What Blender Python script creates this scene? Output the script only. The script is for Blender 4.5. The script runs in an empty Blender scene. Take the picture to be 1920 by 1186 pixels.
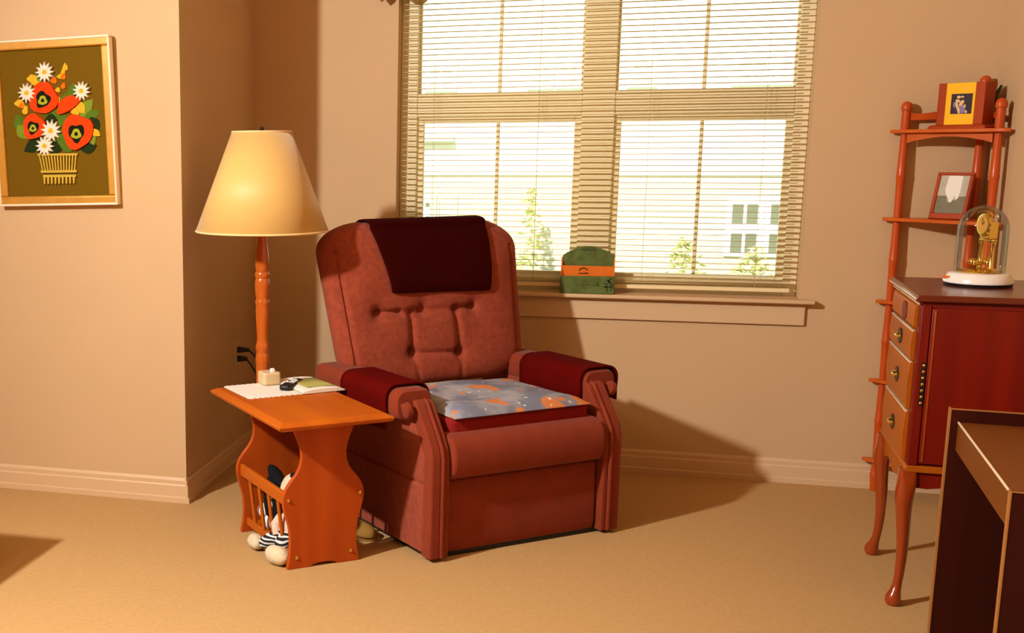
import bpy, bmesh, math, random
from mathutils import Vector, Matrix
random.seed(7)
SC = bpy.context.scene
COL = SC.collection
PI = math.pi

# ------------------------------------------------------------------ materials
def srgb(r, g, b):
    f = lambda c: (c/255/12.92) if c/255 <= .04045 else ((c/255+.055)/1.055)**2.4
    return (f(r), f(g), f(b), 1)

def newmat(name):
    m = bpy.data.materials.new(name); m.use_nodes = True
    nt = m.node_tree
    return m, nt, nt.nodes['Principled BSDF']

def mat(name, col, rough=.6, spec=.4, metal=0, var=0, vscale=8, bump=0, bscale=200, sheen=0, coat=0, stretch=(1, 1, 1), col2=None, detail=4):
    m, nt, p = newmat(name)
    col = tuple(col)[:3]+(1,)
    p.inputs['Base Color'].default_value = col
    p.inputs['Roughness'].default_value = rough
    p.inputs['Specular IOR Level'].default_value = spec
    p.inputs['Metallic'].default_value = metal
    p.inputs['Sheen Weight'].default_value = sheen
    p.inputs['Coat Weight'].default_value = coat
    p.inputs['Coat Roughness'].default_value = .15
    tc = nt.nodes.new('ShaderNodeTexCoord')
    mp = nt.nodes.new('ShaderNodeMapping'); mp.inputs['Scale'].default_value = stretch
    nt.links.new(tc.outputs['Object'], mp.inputs['Vector'])
    if var or col2:
        n = nt.nodes.new('ShaderNodeTexNoise'); n.inputs['Scale'].default_value = vscale; n.inputs['Detail'].default_value = detail
        nt.links.new(mp.outputs['Vector'], n.inputs['Vector'])
        r = nt.nodes.new('ShaderNodeValToRGB')
        c2 = tuple(col2)[:3]+(1,) if col2 else tuple(max(0, c*(1-var)) for c in col[:3])+(1,)
        r.color_ramp.elements[0].position = .3; r.color_ramp.elements[0].color = c2
        r.color_ramp.elements[1].position = .7; r.color_ramp.elements[1].color = col
        nt.links.new(n.outputs['Fac'], r.inputs['Fac'])
        nt.links.new(r.outputs['Color'], p.inputs['Base Color'])
    if bump:
        n2 = nt.nodes.new('ShaderNodeTexNoise'); n2.inputs['Scale'].default_value = bscale; n2.inputs['Detail'].default_value = 3
        nt.links.new(mp.outputs['Vector'], n2.inputs['Vector'])
        b = nt.nodes.new('ShaderNodeBump'); b.inputs['Strength'].default_value = bump; b.inputs['Distance'].default_value = .004
        nt.links.new(n2.outputs['Fac'], b.inputs['Height'])
        nt.links.new(b.outputs['Normal'], p.inputs['Normal'])
    return m

def wood(name, a, b, axis='z', rough=.35, coat=.3, scale=14, spec=.4):
    st = {'x': (.06, 1, 1), 'y': (1, .06, 1), 'z': (1, 1, .06)}[axis]
    return mat(name, a, rough, spec, coat=coat, col2=b, vscale=scale, stretch=st, detail=6)

def glassmat(name, tint=(1, 1, 1), ior=1.45, maxr=.9):
    m = bpy.data.materials.new(name); m.use_nodes = True; nt = m.node_tree; nt.nodes.clear()
    o = nt.nodes.new('ShaderNodeOutputMaterial'); mx = nt.nodes.new('ShaderNodeMixShader')
    t = nt.nodes.new('ShaderNodeBsdfTransparent'); t.inputs['Color'].default_value = tuple(tint)+(1,)
    g = nt.nodes.new('ShaderNodeBsdfGlossy'); g.inputs['Roughness'].default_value = .02
    f = nt.nodes.new('ShaderNodeFresnel'); f.inputs['IOR'].default_value = ior
    ml = nt.nodes.new('ShaderNodeMath'); ml.operation = 'MULTIPLY'; ml.inputs[1].default_value = maxr
    nt.links.new(f.outputs[0], ml.inputs[0])
    nt.links.new(ml.outputs[0], mx.inputs[0]); nt.links.new(t.outputs[0], mx.inputs[1]); nt.links.new(g.outputs[0], mx.inputs[2])
    nt.links.new(mx.outputs[0], o.inputs['Surface'])
    return m

M = {}
M['wall'] = mat('wall_paint', (.62, .402, .212), .75, .25, var=.03, vscale=3, bump=.03, bscale=500)
M['ceil'] = mat('ceiling_paint', (.70, .50, .28), .9, .1)
M['trim'] = mat('trim_paint', (.67, .445, .25), .45, .35)
M['carpet'] = mat('beige_carpet', (.555, .332, .135), .95, .05, var=.10, vscale=60, bump=.35, bscale=900)
M['frame_win'] = mat('window_vinyl', (.86, .74, .46), .5, .3)
M['glass'] = glassmat('window_glass', (.97, .98, .96), 1.35)
M['dome'] = glassmat('dome_glass', (.99, .99, .985), 1.35, .8)
M['slat'] = mat('blind_slat', (.84, .68, .38), .55, .3)
M['cord'] = mat('blind_cord', (.62, .48, .28), .8, .1)
M['fabric'] = mat('rose_chenille', (.34, .058, .024), .85, .2, var=.28, vscale=45, bump=.5, bscale=260, sheen=.08)
M['fabric_smooth_shaded'] = mat('rose_velour_shaded', (.245, .032, .008), .85, .2, var=.15, vscale=14, bump=.25, bscale=320, sheen=.08)  # smoother cloth, darkened to put shade on the chair front
M['maroon'] = mat('maroon_cloth', (.105, .002, .001), .9, .04, var=.15, vscale=10, bump=.2, bscale=400)
M['maroon_dark'] = mat('dark_maroon_cloth', (.032, .001, .0008), .9, .04, var=.15, vscale=10, bump=.2, bscale=400)
M['redcush'] = mat('red_cushion_cloth', (.24, .008, .006), .85, .2, bump=.15, bscale=300)
M['black'] = mat('black_plastic', (.006, .006, .006), .45, .4)
M['black_rough'] = mat('black_plush', (.008, .008, .009), .95, .1, bump=.5, bscale=200)
M['oak'] = wood('honey_oak', (.52, .112, .003), (.41, .077, .002), 'y', rough=.5, coat=0, spec=.25)
M['oak_v'] = wood('honey_oak_upright', (.48, .075, .004), (.36, .048, .002), 'z', rough=.5, coat=0, spec=.25)
M['oak_edge'] = wood('honey_oak_edge', (.62, .20, .02), (.5, .14, .012), 'y')
M['lampwood'] = wood('turned_maple', (.60, .135, .012), (.46, .085, .007), 'z', rough=.25, coat=.6)
M['cherry'] = wood('cherry_shelf', (.60, .085, .005), (.46, .055, .003), 'z', rough=.4, coat=.1, spec=.3)
M['cherry_x'] = wood('cherry_shelf_edge', (.62, .115, .007), (.5, .08, .004), 'x', rough=.4, coat=.1, spec=.3)
M['mahog'] = wood('red_mahogany', (.19, .007, .001), (.12, .004, .0008), 'z', rough=.45, coat=.08, spec=.2)
M['mahog_front_lit'] = wood('mahogany_lit_front', (.39, .088, .002), (.33, .068, .0015), 'y', rough=.45, coat=.05, spec=.2)  # lighter than the sides, wall reflections on the front put into the colour
M['mahog_top'] = wood('mahogany_top', (.14, .018, .003), (.10, .012, .002), 'y', rough=.25, coat=.2, spec=.3)
M['mahog_leg'] = wood('mahogany_leg', (.34, .05, .006), (.25, .03, .004), 'z', rough=.22, coat=.6)
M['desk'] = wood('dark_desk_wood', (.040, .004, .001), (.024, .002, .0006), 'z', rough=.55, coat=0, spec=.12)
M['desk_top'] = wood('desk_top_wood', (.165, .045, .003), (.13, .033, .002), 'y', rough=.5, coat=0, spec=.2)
M['desk_edge_lit'] = mat('desk_lit_edge', (.34, .13, .03), .4)  # edges catching light, put into a lighter colour than the panels
M['glint'] = mat('painted_glint', (.85, .70, .48), .2, .6, metal=.3)  # pale tint standing in for window glints on the armoire edges
M['brass'] = mat('brass', (.80, .55, .12), .2, .5, metal=1)
M['darkmetal'] = mat('dark_bronze', (.03, .02, .012), .4, .5, metal=.6)
M['gold'] = mat('gilt_frame', (.66, .30, .035), .4, .5, metal=.25, var=.15, vscale=30)
M['gold_glint'] = mat('gilt_glint', (.95, .78, .55), .3, .5, metal=.1)  # pale tint for glints painted on frame and table edges
M['canvas'] = mat('olive_needlework_ground', (.155, .080, .003), .9, .1, bump=.2, bscale=600)
M['white'] = mat('white_cloth', (.85, .78, .68), .85, .15, var=.08, vscale=30, bump=.2, bscale=300)
M['ceramic'] = mat('white_ceramic', (.80, .72, .64), .2, .5, coat=.4)
M['beige'] = mat('beige_plastic', (.66, .48, .26), .45, .4)
M['paper'] = mat('white_paper', (.85, .78, .66), .8, .2)
M['greenpage'] = mat('olive_print', (.42, .38, .10), .6, .3)
M['silver'] = mat('white_button', (.85, .83, .80), .5, .3)
M['green'] = mat('green_painted_wood', (.115, .165, .035), .6, .3, var=.35, vscale=25, col2=(.075, .085, .010))
M['orange'] = mat('orange_painted_wood', (.75, .16, .006), .5, .3, var=.12, vscale=12)
M['cream'] = mat('cream_plush', (.72, .58, .38), .95, .1, var=.12, vscale=40, bump=.5, bscale=150)
M['pinkcream'] = mat('pink_cream_plush', (.78, .55, .42), .95, .1, var=.08, vscale=40, bump=.4, bscale=150)
M['whiteplush'] = mat('white_plush', (.82, .80, .80), .95, .1, bump=.4, bscale=150)
M['tan'] = mat('tan_slipper', (.30, .15, .03), .85, .2, bump=.2)
M['mustard'] = mat('mustard_slipper', (.32, .24, .02), .85, .2, bump=.2)
M['yellow'] = mat('yellow_mat_board', (.95, .47, .004), .55, .3)
M['night'] = mat('dark_photo', (.045, .028, .035), .35, .4, col2=(.02, .02, .03), vscale=30)
M['skin'] = mat('photo_figure', (.75, .45, .20), .4, .3)
M['lilac'] = mat('photo_lilac', (.25, .17, .32), .4, .3)
M['greyphoto'] = mat('grey_photo', (.20, .16, .08), .35, .4, var=.2, vscale=30)
M['palephoto'] = mat('pale_photo', (.52, .45, .33), .35, .4, var=.2, vscale=30)
M['photo_wood'] = wood('photo_frame_wood', (.42, .055, .006), (.32, .035, .003), 'z', rough=.5, coat=0, spec=.2)
M['leafdark'] = mat('dark_leaf', (.035, .05, .008), .5, .4)
M['valance'] = mat('valance_cloth', (.40, .24, .07), .9, .1, var=.4, vscale=25)
M['plate'] = mat('outlet_plate', (.70, .48, .28), .4, .4)

def shade_mat():
    m, nt, p = newmat('gold_satin_shade')
    p.inputs['Base Color'].default_value = (.70, .42, .12, 1)
    p.inputs['Roughness'].default_value = .5
    p.inputs['Specular IOR Level'].default_value = .35
    p.inputs['Sheen Weight'].default_value = .3
    p.inputs['Anisotropic'].default_value = .6
    return m
M['shade'] = shade_mat()
M['shade_trim'] = mat('shade_trim', (.88, .62, .28), .6, .3)

def print_fabric():
    m, nt, p = newmat('blue_animal_print')
    p.inputs['Roughness'].default_value = .75
    tc = nt.nodes.new('ShaderNodeTexCoord')
    def noise(sc, off):
        mp = nt.nodes.new('ShaderNodeMapping'); mp.inputs['Location'].default_value = off
        nt.links.new(tc.outputs['Object'], mp.inputs['Vector'])
        n = nt.nodes.new('ShaderNodeTexNoise'); n.inputs['Scale'].default_value = sc; n.inputs['Detail'].default_value = 3
        nt.links.new(mp.outputs['Vector'], n.inputs['Vector']); return n
    def ramp(n, a, b):
        r = nt.nodes.new('ShaderNodeValToRGB'); r.color_ramp.elements[0].position = a; r.color_ramp.elements[1].position = b
        nt.links.new(n.outputs['Fac'], r.inputs['Fac']); return r
    def mix(fac, c1, c2):
        x = nt.nodes.new('ShaderNodeMix'); x.data_type = 'RGBA'
        nt.links.new(fac, x.inputs['Factor'])
        for c, i in ((c1, 'A'), (c2, 'B')):
            if isinstance(c, tuple): x.inputs[6 if i == 'A' else 7].default_value = c
            else: nt.links.new(c, x.inputs[6 if i == 'A' else 7])
        return x.outputs[2]
    c = mix(ramp(noise(9, (3, 1, 0)), .42, .62).outputs[0], (.17, .185, .25, 1), (.36, .34, .36, 1))
    c = mix(ramp(noise(7.5, (8, 4, 2)), .585, .61).outputs[0], c, (.62, .20, .06, 1))
    c = mix(ramp(noise(26, (1, 9, 5)), .66, .69).outputs[0], c, (.75, .66, .52, 1))
    c = mix(ramp(noise(11, (5, 6, 1)), .69, .72).outputs[0], c, (.30, .30, .12, 1))
    nt.links.new(c, p.inputs['Base Color'])
    return m
M['print'] = print_fabric()

# ------------------------------------------------------------------ mesh builder
class MB:
    def __init__(s): s.bm = bmesh.new(); s.mi = 0
    def _set(s, faces):
        for f in faces: f.material_index = s.mi
    def box(s, c, d, rot=None):
        vs = []
        for x in (-.5, .5):
            for y in (-.5, .5):
                for z in (-.5, .5):
                    v = Vector((x*d[0], y*d[1], z*d[2]))
                    if rot: v = rot @ v
                    vs.append(s.bm.verts.new(v+Vector(c)))
        F = [(0, 1, 3, 2), (4, 6, 7, 5), (0, 4, 5, 1), (2, 3, 7, 6), (0, 2, 6, 4), (1, 5, 7, 3)]
        s._set([s.bm.faces.new([vs[i] for i in f]) for f in F]); return s
    def bb(s, x0, x1, y0, y1, z0, z1):
        return s.box(((x0+x1)/2, (y0+y1)/2, (z0+z1)/2), (x1-x0, y1-y0, z1-z0))
    def prism(s, poly, a, b, fn):
        """poly of 2D points extruded between a and b; fn(p, q, t) -> 3D"""
        A = [s.bm.verts.new(fn(p, q, a)) for p, q in poly]; B = [s.bm.verts.new(fn(p, q, b)) for p, q in poly]
        n = len(poly); fs = [s.bm.faces.new(A[::-1]), s.bm.faces.new(B)]
        for i in range(n): fs.append(s.bm.faces.new([A[i], A[(i+1) % n], B[(i+1) % n], B[i]]))
        s._set(fs); return s
    def loft(s, rings, cap=True, closed=True):
        R = [[s.bm.verts.new(p) for p in r] for r in rings]; n = len(R[0]); fs = []
        for a, b in zip(R, R[1:]):
            for i in range(n if closed else n-1):
                fs.append(s.bm.faces.new([a[i], a[(i+1) % n], b[(i+1) % n], b[i]]))
        if cap and closed: fs += [s.bm.faces.new(R[0][::-1]), s.bm.faces.new(R[-1])]
        s._set(fs); return s
    def lathe(s, prof, c=(0, 0, 0), n=32, cap=True):
        rings = [[(c[0]+r*math.cos(2*PI*i/n), c[1]+r*math.sin(2*PI*i/n), c[2]+z) for i in range(n)] for r, z in prof]
        return s.loft(rings, cap)
    def cyl(s, a, b, r, n=16, r2=None):
        a = Vector(a); b = Vector(b); d = (b-a).normalized()
        u = d.orthogonal().normalized(); w = d.cross(u); r2 = r if r2 is None else r2
        rg = lambda c, q: [c+u*(q*math.cos(2*PI*i/n))+w*(q*math.sin(2*PI*i/n)) for i in range(n)]
        return s.loft([rg(a, r), rg(b, r2)])
    def tube(s, pts, r, n=8):
        pts = [Vector(p) for p in pts]; rings = []; u = None
        for i, p in enumerate(pts):
            d = (pts[min(i+1, len(pts)-1)]-pts[max(i-1, 0)]).normalized()
            u = d.orthogonal().normalized() if u is None else (u-d*u.dot(d)).normalized()
            w = d.cross(u); q = r[i] if isinstance(r, (list, tuple)) else r
            rings.append([p+u*(q*math.cos(2*PI*k/n))+w*(q*math.sin(2*PI*k/n)) for k in range(n)])
        return s.loft(rings)
    def ell(s, c, r, rot=None, nu=20, nv=12, bumpy=0):
        rings = []
        for j in range(nv+1):
            th = PI*j/nv; ring = []
            for i in range(nu):
                ph = 2*PI*i/nu
                k = 1+bumpy*math.sin(5*ph+3*th)*math.sin(th)*math.sin(4*th+1)
                q = max(math.sin(th), .02)
                v = Vector((r[0]*q*math.cos(ph)*k, r[1]*q*math.sin(ph)*k, -r[2]*math.cos(th)*k))
                if rot: v = rot @ v
                ring.append(v+Vector(c))
            rings.append(ring)
        return s.loft(rings)
    def flat(s, pts):
        s._set([s.bm.faces.new([s.bm.verts.new(p) for p in pts])]); return s
    def grid(s, P, wrap=False):
        V = [[s.bm.verts.new(p) for p in row] for row in P]; fs = []
        for a, b in zip(V, V[1:]):
            for i in range(len(a)-1): fs.append(s.bm.faces.new([a[i], a[i+1], b[i+1], b[i]]))
        s._set(fs); return V

def obj(name, mb, mats, parent=None, bevel=0, seg=2, smooth=True, sub=0, solid=0, offset=0):
    bmesh.ops.recalc_face_normals(mb.bm, faces=mb.bm.faces)
    me = bpy.data.meshes.new(name); mb.bm.to_mesh(me); mb.bm.free()
    for m in (mats if isinstance(mats, (list, tuple)) else [mats]): me.materials.append(M[m] if isinstance(m, str) else m)
    o = bpy.data.objects.new(name, me); COL.objects.link(o)
    if parent: o.parent = parent
    if solid:
        md = o.modifiers.new('solid', 'SOLIDIFY'); md.thickness = solid; md.offset = offset
    if bevel:
        md = o.modifiers.new('bevel', 'BEVEL'); md.width = bevel; md.segments = seg; md.limit_method = 'ANGLE'; md.angle_limit = math.radians(40)
        md.harden_normals = False
    if sub:
        md = o.modifiers.new('sub', 'SUBSURF'); md.levels = sub; md.render_levels = sub
    if smooth:
        for p in me.polygons: p.use_smooth = True
        try: me.set_sharp_from_angle(angle=math.radians(42))
        except Exception: pass
    return o

def tag(o, label=None, cat=None, group=None, kind=None):
    if label: o['label'] = label
    if cat: o['category'] = cat
    if group: o['group'] = group
    if kind: o['kind'] = kind
    return o

def thing(name, label, cat, loc=(0, 0, 0), rz=0, group=None):
    o = bpy.data.objects.new(name, None); COL.objects.link(o); o.empty_display_size = .1
    o.location = loc; o.rotation_euler = (0, 0, rz)
    return tag(o, label, cat, group)

def struct(name, mb, m, **k): return tag(obj(name, mb, m, **k), kind='structure')

def copyo(o, parent, loc=None, rot=None, scale=None):
    c = o.copy(); COL.objects.link(c); c.parent = parent
    if loc is not None: c.location = loc
    if rot is not None: c.rotation_euler = rot
    if scale is not None: c.scale = scale
    return c

def arc(cx, cy, r, a0, a1, n=8):
    return [(cx+r*math.cos(a0+(a1-a0)*i/n), cy+r*math.sin(a0+(a1-a0)*i/n)) for i in range(n+1)]

def rrect(x0, x1, y0, y1, r, n=6):
    return (arc(x1-r, y1-r, r, 0, PI/2, n)+arc(x0+r, y1-r, r, PI/2, PI, n)+arc(x0+r, y0+r, r, PI, 1.5*PI, n)+arc(x1-r, y0+r, r, 1.5*PI, 2*PI, n))

XYz = lambda p, q, t: (p, q, t)
XtZ = lambda p, q, t: (p, t, q)
tYZ = lambda p, q, t: (t, p, q)

# ------------------------------------------------------------------ room
YA, YW, XR, XA, CE = 4.452, 5.459, 1.41, -1.661, 2.95
XL, YB = -6.5, -7.5
WX0, WX1, WZ0, WZ1 = -.983, .752, .790, 2.36
RD = .15
struct('floor', MB().bb(XL-.2, XR+.2, YB-.2, YW+.16, -.1, 0), 'carpet', smooth=False)
struct('ceiling', MB().bb(XL-.2, XR+.2, YB-.2, YW+.16, CE, CE+.1), 'ceil', smooth=False)
w = MB(); w.bb(XA, WX0, YW, YW+RD, 0, CE); w.bb(WX1, XR+.2, YW, YW+RD, 0, CE); w.bb(WX0, WX1, YW, YW+RD, 0, WZ0); w.bb(WX0, WX1, YW, YW+RD, WZ1, CE)
struct('wall_back', w, 'wall', smooth=False)
struct('wall_left', MB().bb(XL-.2, XA, YA, YW+RD, 0, CE), 'wall', smooth=False)
struct('wall_right', MB().bb(XR, XR+.2, YB-.2, YW, 0, CE), 'wall', smooth=False)
struct('wall_side', MB().bb(XL-.2, XL, YB-.2, YA, 0, CE), 'wall', smooth=False)
struct('wall_front', MB().bb(XL, XR, YB-.2, YB, 0, CE), 'wall', smooth=False)
BP = [(0, 0), (.017, 0), (.017, .022), (.012, .026), (.012, .072), (.009, .078), (.009, .094), (.004, .105), (0, .105)]
def baseboard(name, a, b, nrm):
    a = Vector(a); b = Vector(b); n = Vector(nrm)
    f = lambda p, q, t: (a+(b-a)*t+n*p)+Vector((0, 0, q))
    struct(name, MB().prism(BP, 0, 1, f), 'trim', smooth=False)
baseboard('baseboard_left', (XL, YA, 0), (XA-.0002, YA, 0), (0, -1, 0))
baseboard('baseboard_alcove', (XA, YA-.0168, 0), (XA, YW-.017, 0), (1, 0, 0))
baseboard('baseboard_back', (XA, YW, 0), (XR, YW, 0), (0, -1, 0))
baseboard('baseboard_right', (XR, YB, 0), (XR, YW-.017, 0), (-1, 0, 0))

# ------------------------------------------------------------------ window
win = thing('window_1', None, None, ((WX0+WX1)/2, YW, WZ0)); tag(win, kind='structure')
wl = Matrix.Translation(-Vector(win.location))
def wobj(name, mb, m, **k):
    mb.bm.transform(wl); return obj(name, mb, m, win, **k)
YF = YW+.085      # room-side face of the frame
fr = MB()
fr.bb(WX0, -.905, YF, YW+RD, WZ0, WZ1); fr.bb(.695, WX1, YF, YW+RD, WZ0, WZ1)
fr.bb(-.905, .695, YF, YW+RD, WZ0, .862); fr.bb(-.905, .695, YF, YW+RD, 2.30, WZ1)
fr.bb(-.172, -.032, YF, YW+RD, .862, 2.30)
fr.bb(-.905, -.172, YF+.005, YW+RD, 1.585, 1.69); fr.bb(-.032, .695, YF+.005, YW+RD, 1.585, 1.69)
wobj('window_frame', fr, 'frame_win', bevel=.004)
def sash(x0, x1, z0, z1, y, b):
    s = MB(); d = .03
    s.bb(x0, x0+b, y, y+d, z0, z1); s.bb(x1-b, x1, y, y+d, z0, z1); s.bb(x0+b, x1-b, y, y+d, z0, z0+b); s.bb(x0+b, x1-b, y, y+d, z1-b, z1)
    xm = (x0+x1)/2; s.bb(xm-.008, xm+.008, y+.008, y+.022, z0+b, z1-b)
    o = wobj('sash', s, 'frame_win', bevel=.003)
    wobj('pane', MB().bb(x0+b*.7, x1-b*.7, y+.013, y+.017, z0+b*.7, z1-b*.7), 'glass', smooth=False)
for x0, x1 in ((-.903, -.175), (-.030, .694)):
    sash(x0-.004, x1+.005, 1.682, 2.304, YF+.035, .012)
    sash(x0-.004, x1+.005, .858, 1.589, YF+.018, .032)
st = MB().prism([(-1.045, YW-.055), (.812, YW-.055), (.812, YW-.012), (WX1, YW), (WX1, YF+.02), (WX0, YF+.02), (WX0, YW), (-1.045, YW-.012)], .788, .806, XYz)
tag(obj('trim_1', st, 'trim', bevel=.005), kind='structure')
ap = MB().bb(-1.012, .780, YW-.016, YW+.002, .693, .789)
tag(obj('trim_2', ap, 'trim', bevel=.003), kind='structure')

# blind
YBL = YW+.048
bl = thing('window_blind', 'cream mini blind with open slats hanging in the double window', 'blind', (-.1215, YBL, .81))
BW = 1.683
slat_bm = MB()
P = []
for k in range(5):
    a = -1+2*k/4
    P.append([(-BW/2, a*.0125, .0018*(1-a*a)), (BW/2, a*.0125, .0018*(1-a*a))])
slat_bm.grid(P)
s0 = obj('slat', slat_bm, 'slat', bl, smooth=True)
s0.modifiers.new('s', 'SOLIDIFY').thickness = .0015
tilt = math.radians(-3)
s0.rotation_euler = (tilt, 0, 0)
zs = [.045, .053, .062]+[.084+.0248*i for i in range(59)]
s0.location = (0, 0, zs[0])
for z in zs[1:]: copyo(s0, bl, (0, 0, z))
obj('bottom_rail', MB().bb(-BW/2, BW/2, -.013, .013, .016, .034), 'slat', bl, bevel=.003)
obj('head_rail', MB().bb(-BW/2, BW/2, -.016, .016, 1.545, 1.585), 'slat', bl, bevel=.002)
c = MB()
for x in (-.70, -.235, .235, .70):
    for y in (-.0135, .0135): c.cyl((x, y, .03), (x, y, 1.55), .0008, 6)
obj('ladder_cord', c, 'cord', bl)

# valance above
va = MB(); P = []
NX = 90
for j in range(7):
    row = []
    for i in range(NX+1):
        u = i/NX; x = -1.07+1.92*u
        dip = 0
        low = 2.125+.02*math.cos(u*2*PI*5)
        low -= .058*math.exp(-((x+1.045)/.028)**2)+.035*math.exp(-((x+.885)/.05)**2)
        z = 2.42+(low-2.42)*j/6
        row.append((x, YW-.055-.018*math.sin(u*PI*34)*(.3+.7*j/6), z))
    P.append(row)
va.grid(P)
vo = thing('valance', 'brown patterned cloth valance peeking in above the window', 'valance', (0, 0, 0))
obj('cloth', va, 'valance', vo, solid=.003)
obj('rod', MB().cyl((-1.09, YW-.05, 2.415), (.87, YW-.05, 2.415), .010, 12).cyl((-1.09, YW-.05, 2.415), (-1.09, YW+.001, 2.415), .007, 8).cyl((.87, YW-.05, 2.415), (.87, YW+.001, 2.415), .007, 8), 'brass', vo)

# ------------------------------------------------------------------ recliner
UA = math.atan2(.6586, .7525)
C0 = Vector((-.582, 4.004, 0)); U = Vector((math.cos(UA), math.sin(UA), 0)); V = Vector((-math.sin(UA), math.cos(UA), 0))
UC, VC = .415, .40
CHO = C0+U*UC+V*VC
def cobj(name, mb, m, parent, **k):
    mb.bm.transform(Matrix.Translation((-UC, -VC, 0))); return obj(name, mb, m, parent, **k)
ch = thing('recliner', 'rose-red tufted recliner armchair under the window', 'armchair', CHO, UA)
cobj('base', MB().bb(.02, .81, .03, .80, .0, .05), 'black', ch, bevel=.004)
# body under the seat
cobj('seat_frame', MB().bb(.07, .76, .06, .74, .04, .41), 'fabric_smooth_shaded', ch, bevel=.015)
cobj('seat', MB().bb(.075, .752, .10, .66, .37, .435), 'fabric_smooth_shaded', ch, bevel=.03, seg=4)
# footrest: padded upper roll and flat lower panel
ft = MB().prism([(-.008, .298), (-.022, .33), (-.026, .37), (-.020, .415), (0, .44), (.04, .452), (.14, .452), (.16, .43), (.16, .29), (.02, .29)], .078, .750, tYZ)
cobj('footrest_pad', ft, 'fabric_smooth_shaded', ch, bevel=.014, seg=4)
lp = MB().prism([(.030, .014), (.020, .05), (.020, .15), (.026, .275), (.034, .288), (.07, .288), (.07, .014)], .078, .750, tYZ)
cobj('footrest_panel', lp, 'fabric_smooth_shaded', ch, bevel=.01, seg=3)
def arm(sgn):
    """sgn -1: left arm (u=0 outer), +1: right arm mirrored about UC"""
    mu = (lambda u: u) if sgn < 0 else (lambda u: 2*UC-u)
    f = lambda p, q, t: (mu(t), p, q)
    b = MB().prism([(.03, .03), (.03, .39), (.12, .52), (.76, .52), (.83, .40), (.83, .03)], -.004, .072, f)
    a = cobj('arm', b, 'fabric', ch, bevel=.012, seg=3)
    # lower side panel below a seam
    b = MB().prism([(.035, .028), (.035, .275), (.80, .275), (.80, .028)], -.011, .0, f)
    cobj('side_panel', b, 'fabric', a, bevel=.006)
    b = MB().prism([(.035, .285), (.035, .385), (.12, .51), (.74, .51), (.80, .40), (.80, .285)], -.009, .0, f)
    cobj('side_panel', b, 'fabric', a, bevel=.006)
    # arm pad, rounded
    rings = []
    sec = rrect(-.078, .078, .495, .607, .04, 6)
    for v, sx, sz in ((.118, .86, .86), (.128, .97, .97), (.15, 1, 1), (.4, 1, .985), (.70, 1, .97), (.75, .93, .9), (.765, .75, .8)):
        rings.append([(mu((p-0)*sx), v, .55+(q-.55)*sz) for p, q in sec])
    cobj('arm_pad', MB().loft(rings), 'fabric_smooth_shaded', a)
    # front pillar: three padded welts following the knee-shaped front edge
    def path(o, d):
        # front edge profile offset outwards by o, top curled back
        return [(-o, .012), (-o, .20), (-o, .375), (.010-o, .415), (.045-o, .468), (.085-o, .522), (.108-o*.6, .556+o*.4), (.135, .566+o*.7), (.16, .556+o*.5),
                (.16, .50), (.10, .40), (.05, .36), (.05, .012)]
    for u0, u1, o in ((-.006, .036, .012), (.034, .051, .017), (.049, .074, .008)):
        cobj('front_welt', MB().prism(path(o, 0), u0, u1, f), 'fabric_smooth_shaded', a, bevel=.0075, seg=3)
    sc = MB().cyl((mu(-.052), .105, .532), (mu(-.024), .105, .54), .028, 20)
    cobj('scroll', sc, 'fabric_smooth_shaded', a, bevel=.008, seg=3)
    return a
arm(-1); arm(1)
# backrest
ZC, WZ, WX, RX, RZ_ = .83, .325, .452, .215, .125
def lean(z): return .655+(z-.61)*.27
def bnd(x, z):
    """gauge of the rounded rectangle: 1 on its outline"""
    m = max(abs(x)/WX, abs(z)/WZ)
    if m < 1e-6: return 0
    lo, hi = 0.0, 2.0
    for _ in range(28):
        k = (lo+hi)/2; X = abs(x)/max(k, 1e-6); Z = abs(z)/max(k, 1e-6)
        inside = X <= WX and Z <= WZ and not (X > WX-RX and Z > WZ-RZ_ and ((X-WX+RX)/RX)**2+((Z-WZ+RZ_)/RZ_)**2 > 1)
        if inside: hi = k
        else: lo = k
    return hi
def taper(z): return 1+.060*(z-ZC)/WZ
BT = [(-.265, -.027), (-.062, -.024), (.185, -.026), (-.125, -.190), (.10, -.203)]
def segd(x, z, a, b):
    ax, az = a; bx, bz = b; dx, dz = bx-ax, bz-az
    t = max(0, min(1, ((x-ax)*dx+(z-az)*dz)/(dx*dx+dz*dz)))
    return math.hypot(x-ax-t*dx, z-az-t*dz)
CR = [(BT[0], (-.17, -.028)), ((.10, -.026), BT[2]), ((-.115, -.03), BT[3]), ((.095, -.03), BT[4]), (BT[3], BT[4]), (BT[3], (-.10, -.30)), (BT[4], (.10, -.30)), ((-.17, -.030), (.10, -.028))]
CS = [(.020, .012), (.020, .012), (.022, .014), (.022, .014), (.012, .012), (.006, .01), (.006, .01), (.010, .016)]
def front_v(x, z):
    """depth coordinate of the padded front at lateral x (from the centre line) and height z"""
    xt = x/taper(z); m = min(1, bnd(xt, z-ZC))
    d = .080*math.sqrt(max(0, 1-m**7))
    for (bx, bz) in BT:
        r = math.hypot(x-bx, z-ZC-bz); d -= .030*math.exp(-(r/.024)**2)+.010*math.exp(-(r/.07)**2)
    for (a, b), (h, wd) in zip(CR, CS):
        q = segd(x, z-ZC, a, b); d -= h*math.exp(-(q/wd)**2)
    # welt grooves just inside the outer edge
    if z < 1.05: d -= .012*math.exp(-((abs(xt)-WX*.88)/.006)**2)
    # headrest roll above the buttons
    d += .014*math.exp(-((z-.95)/.10)**2)*(1 if abs(xt) < .3 else math.exp(-((abs(xt)-.3)/.06)**2))
    return lean(z)-max(d, -.02)
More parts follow.
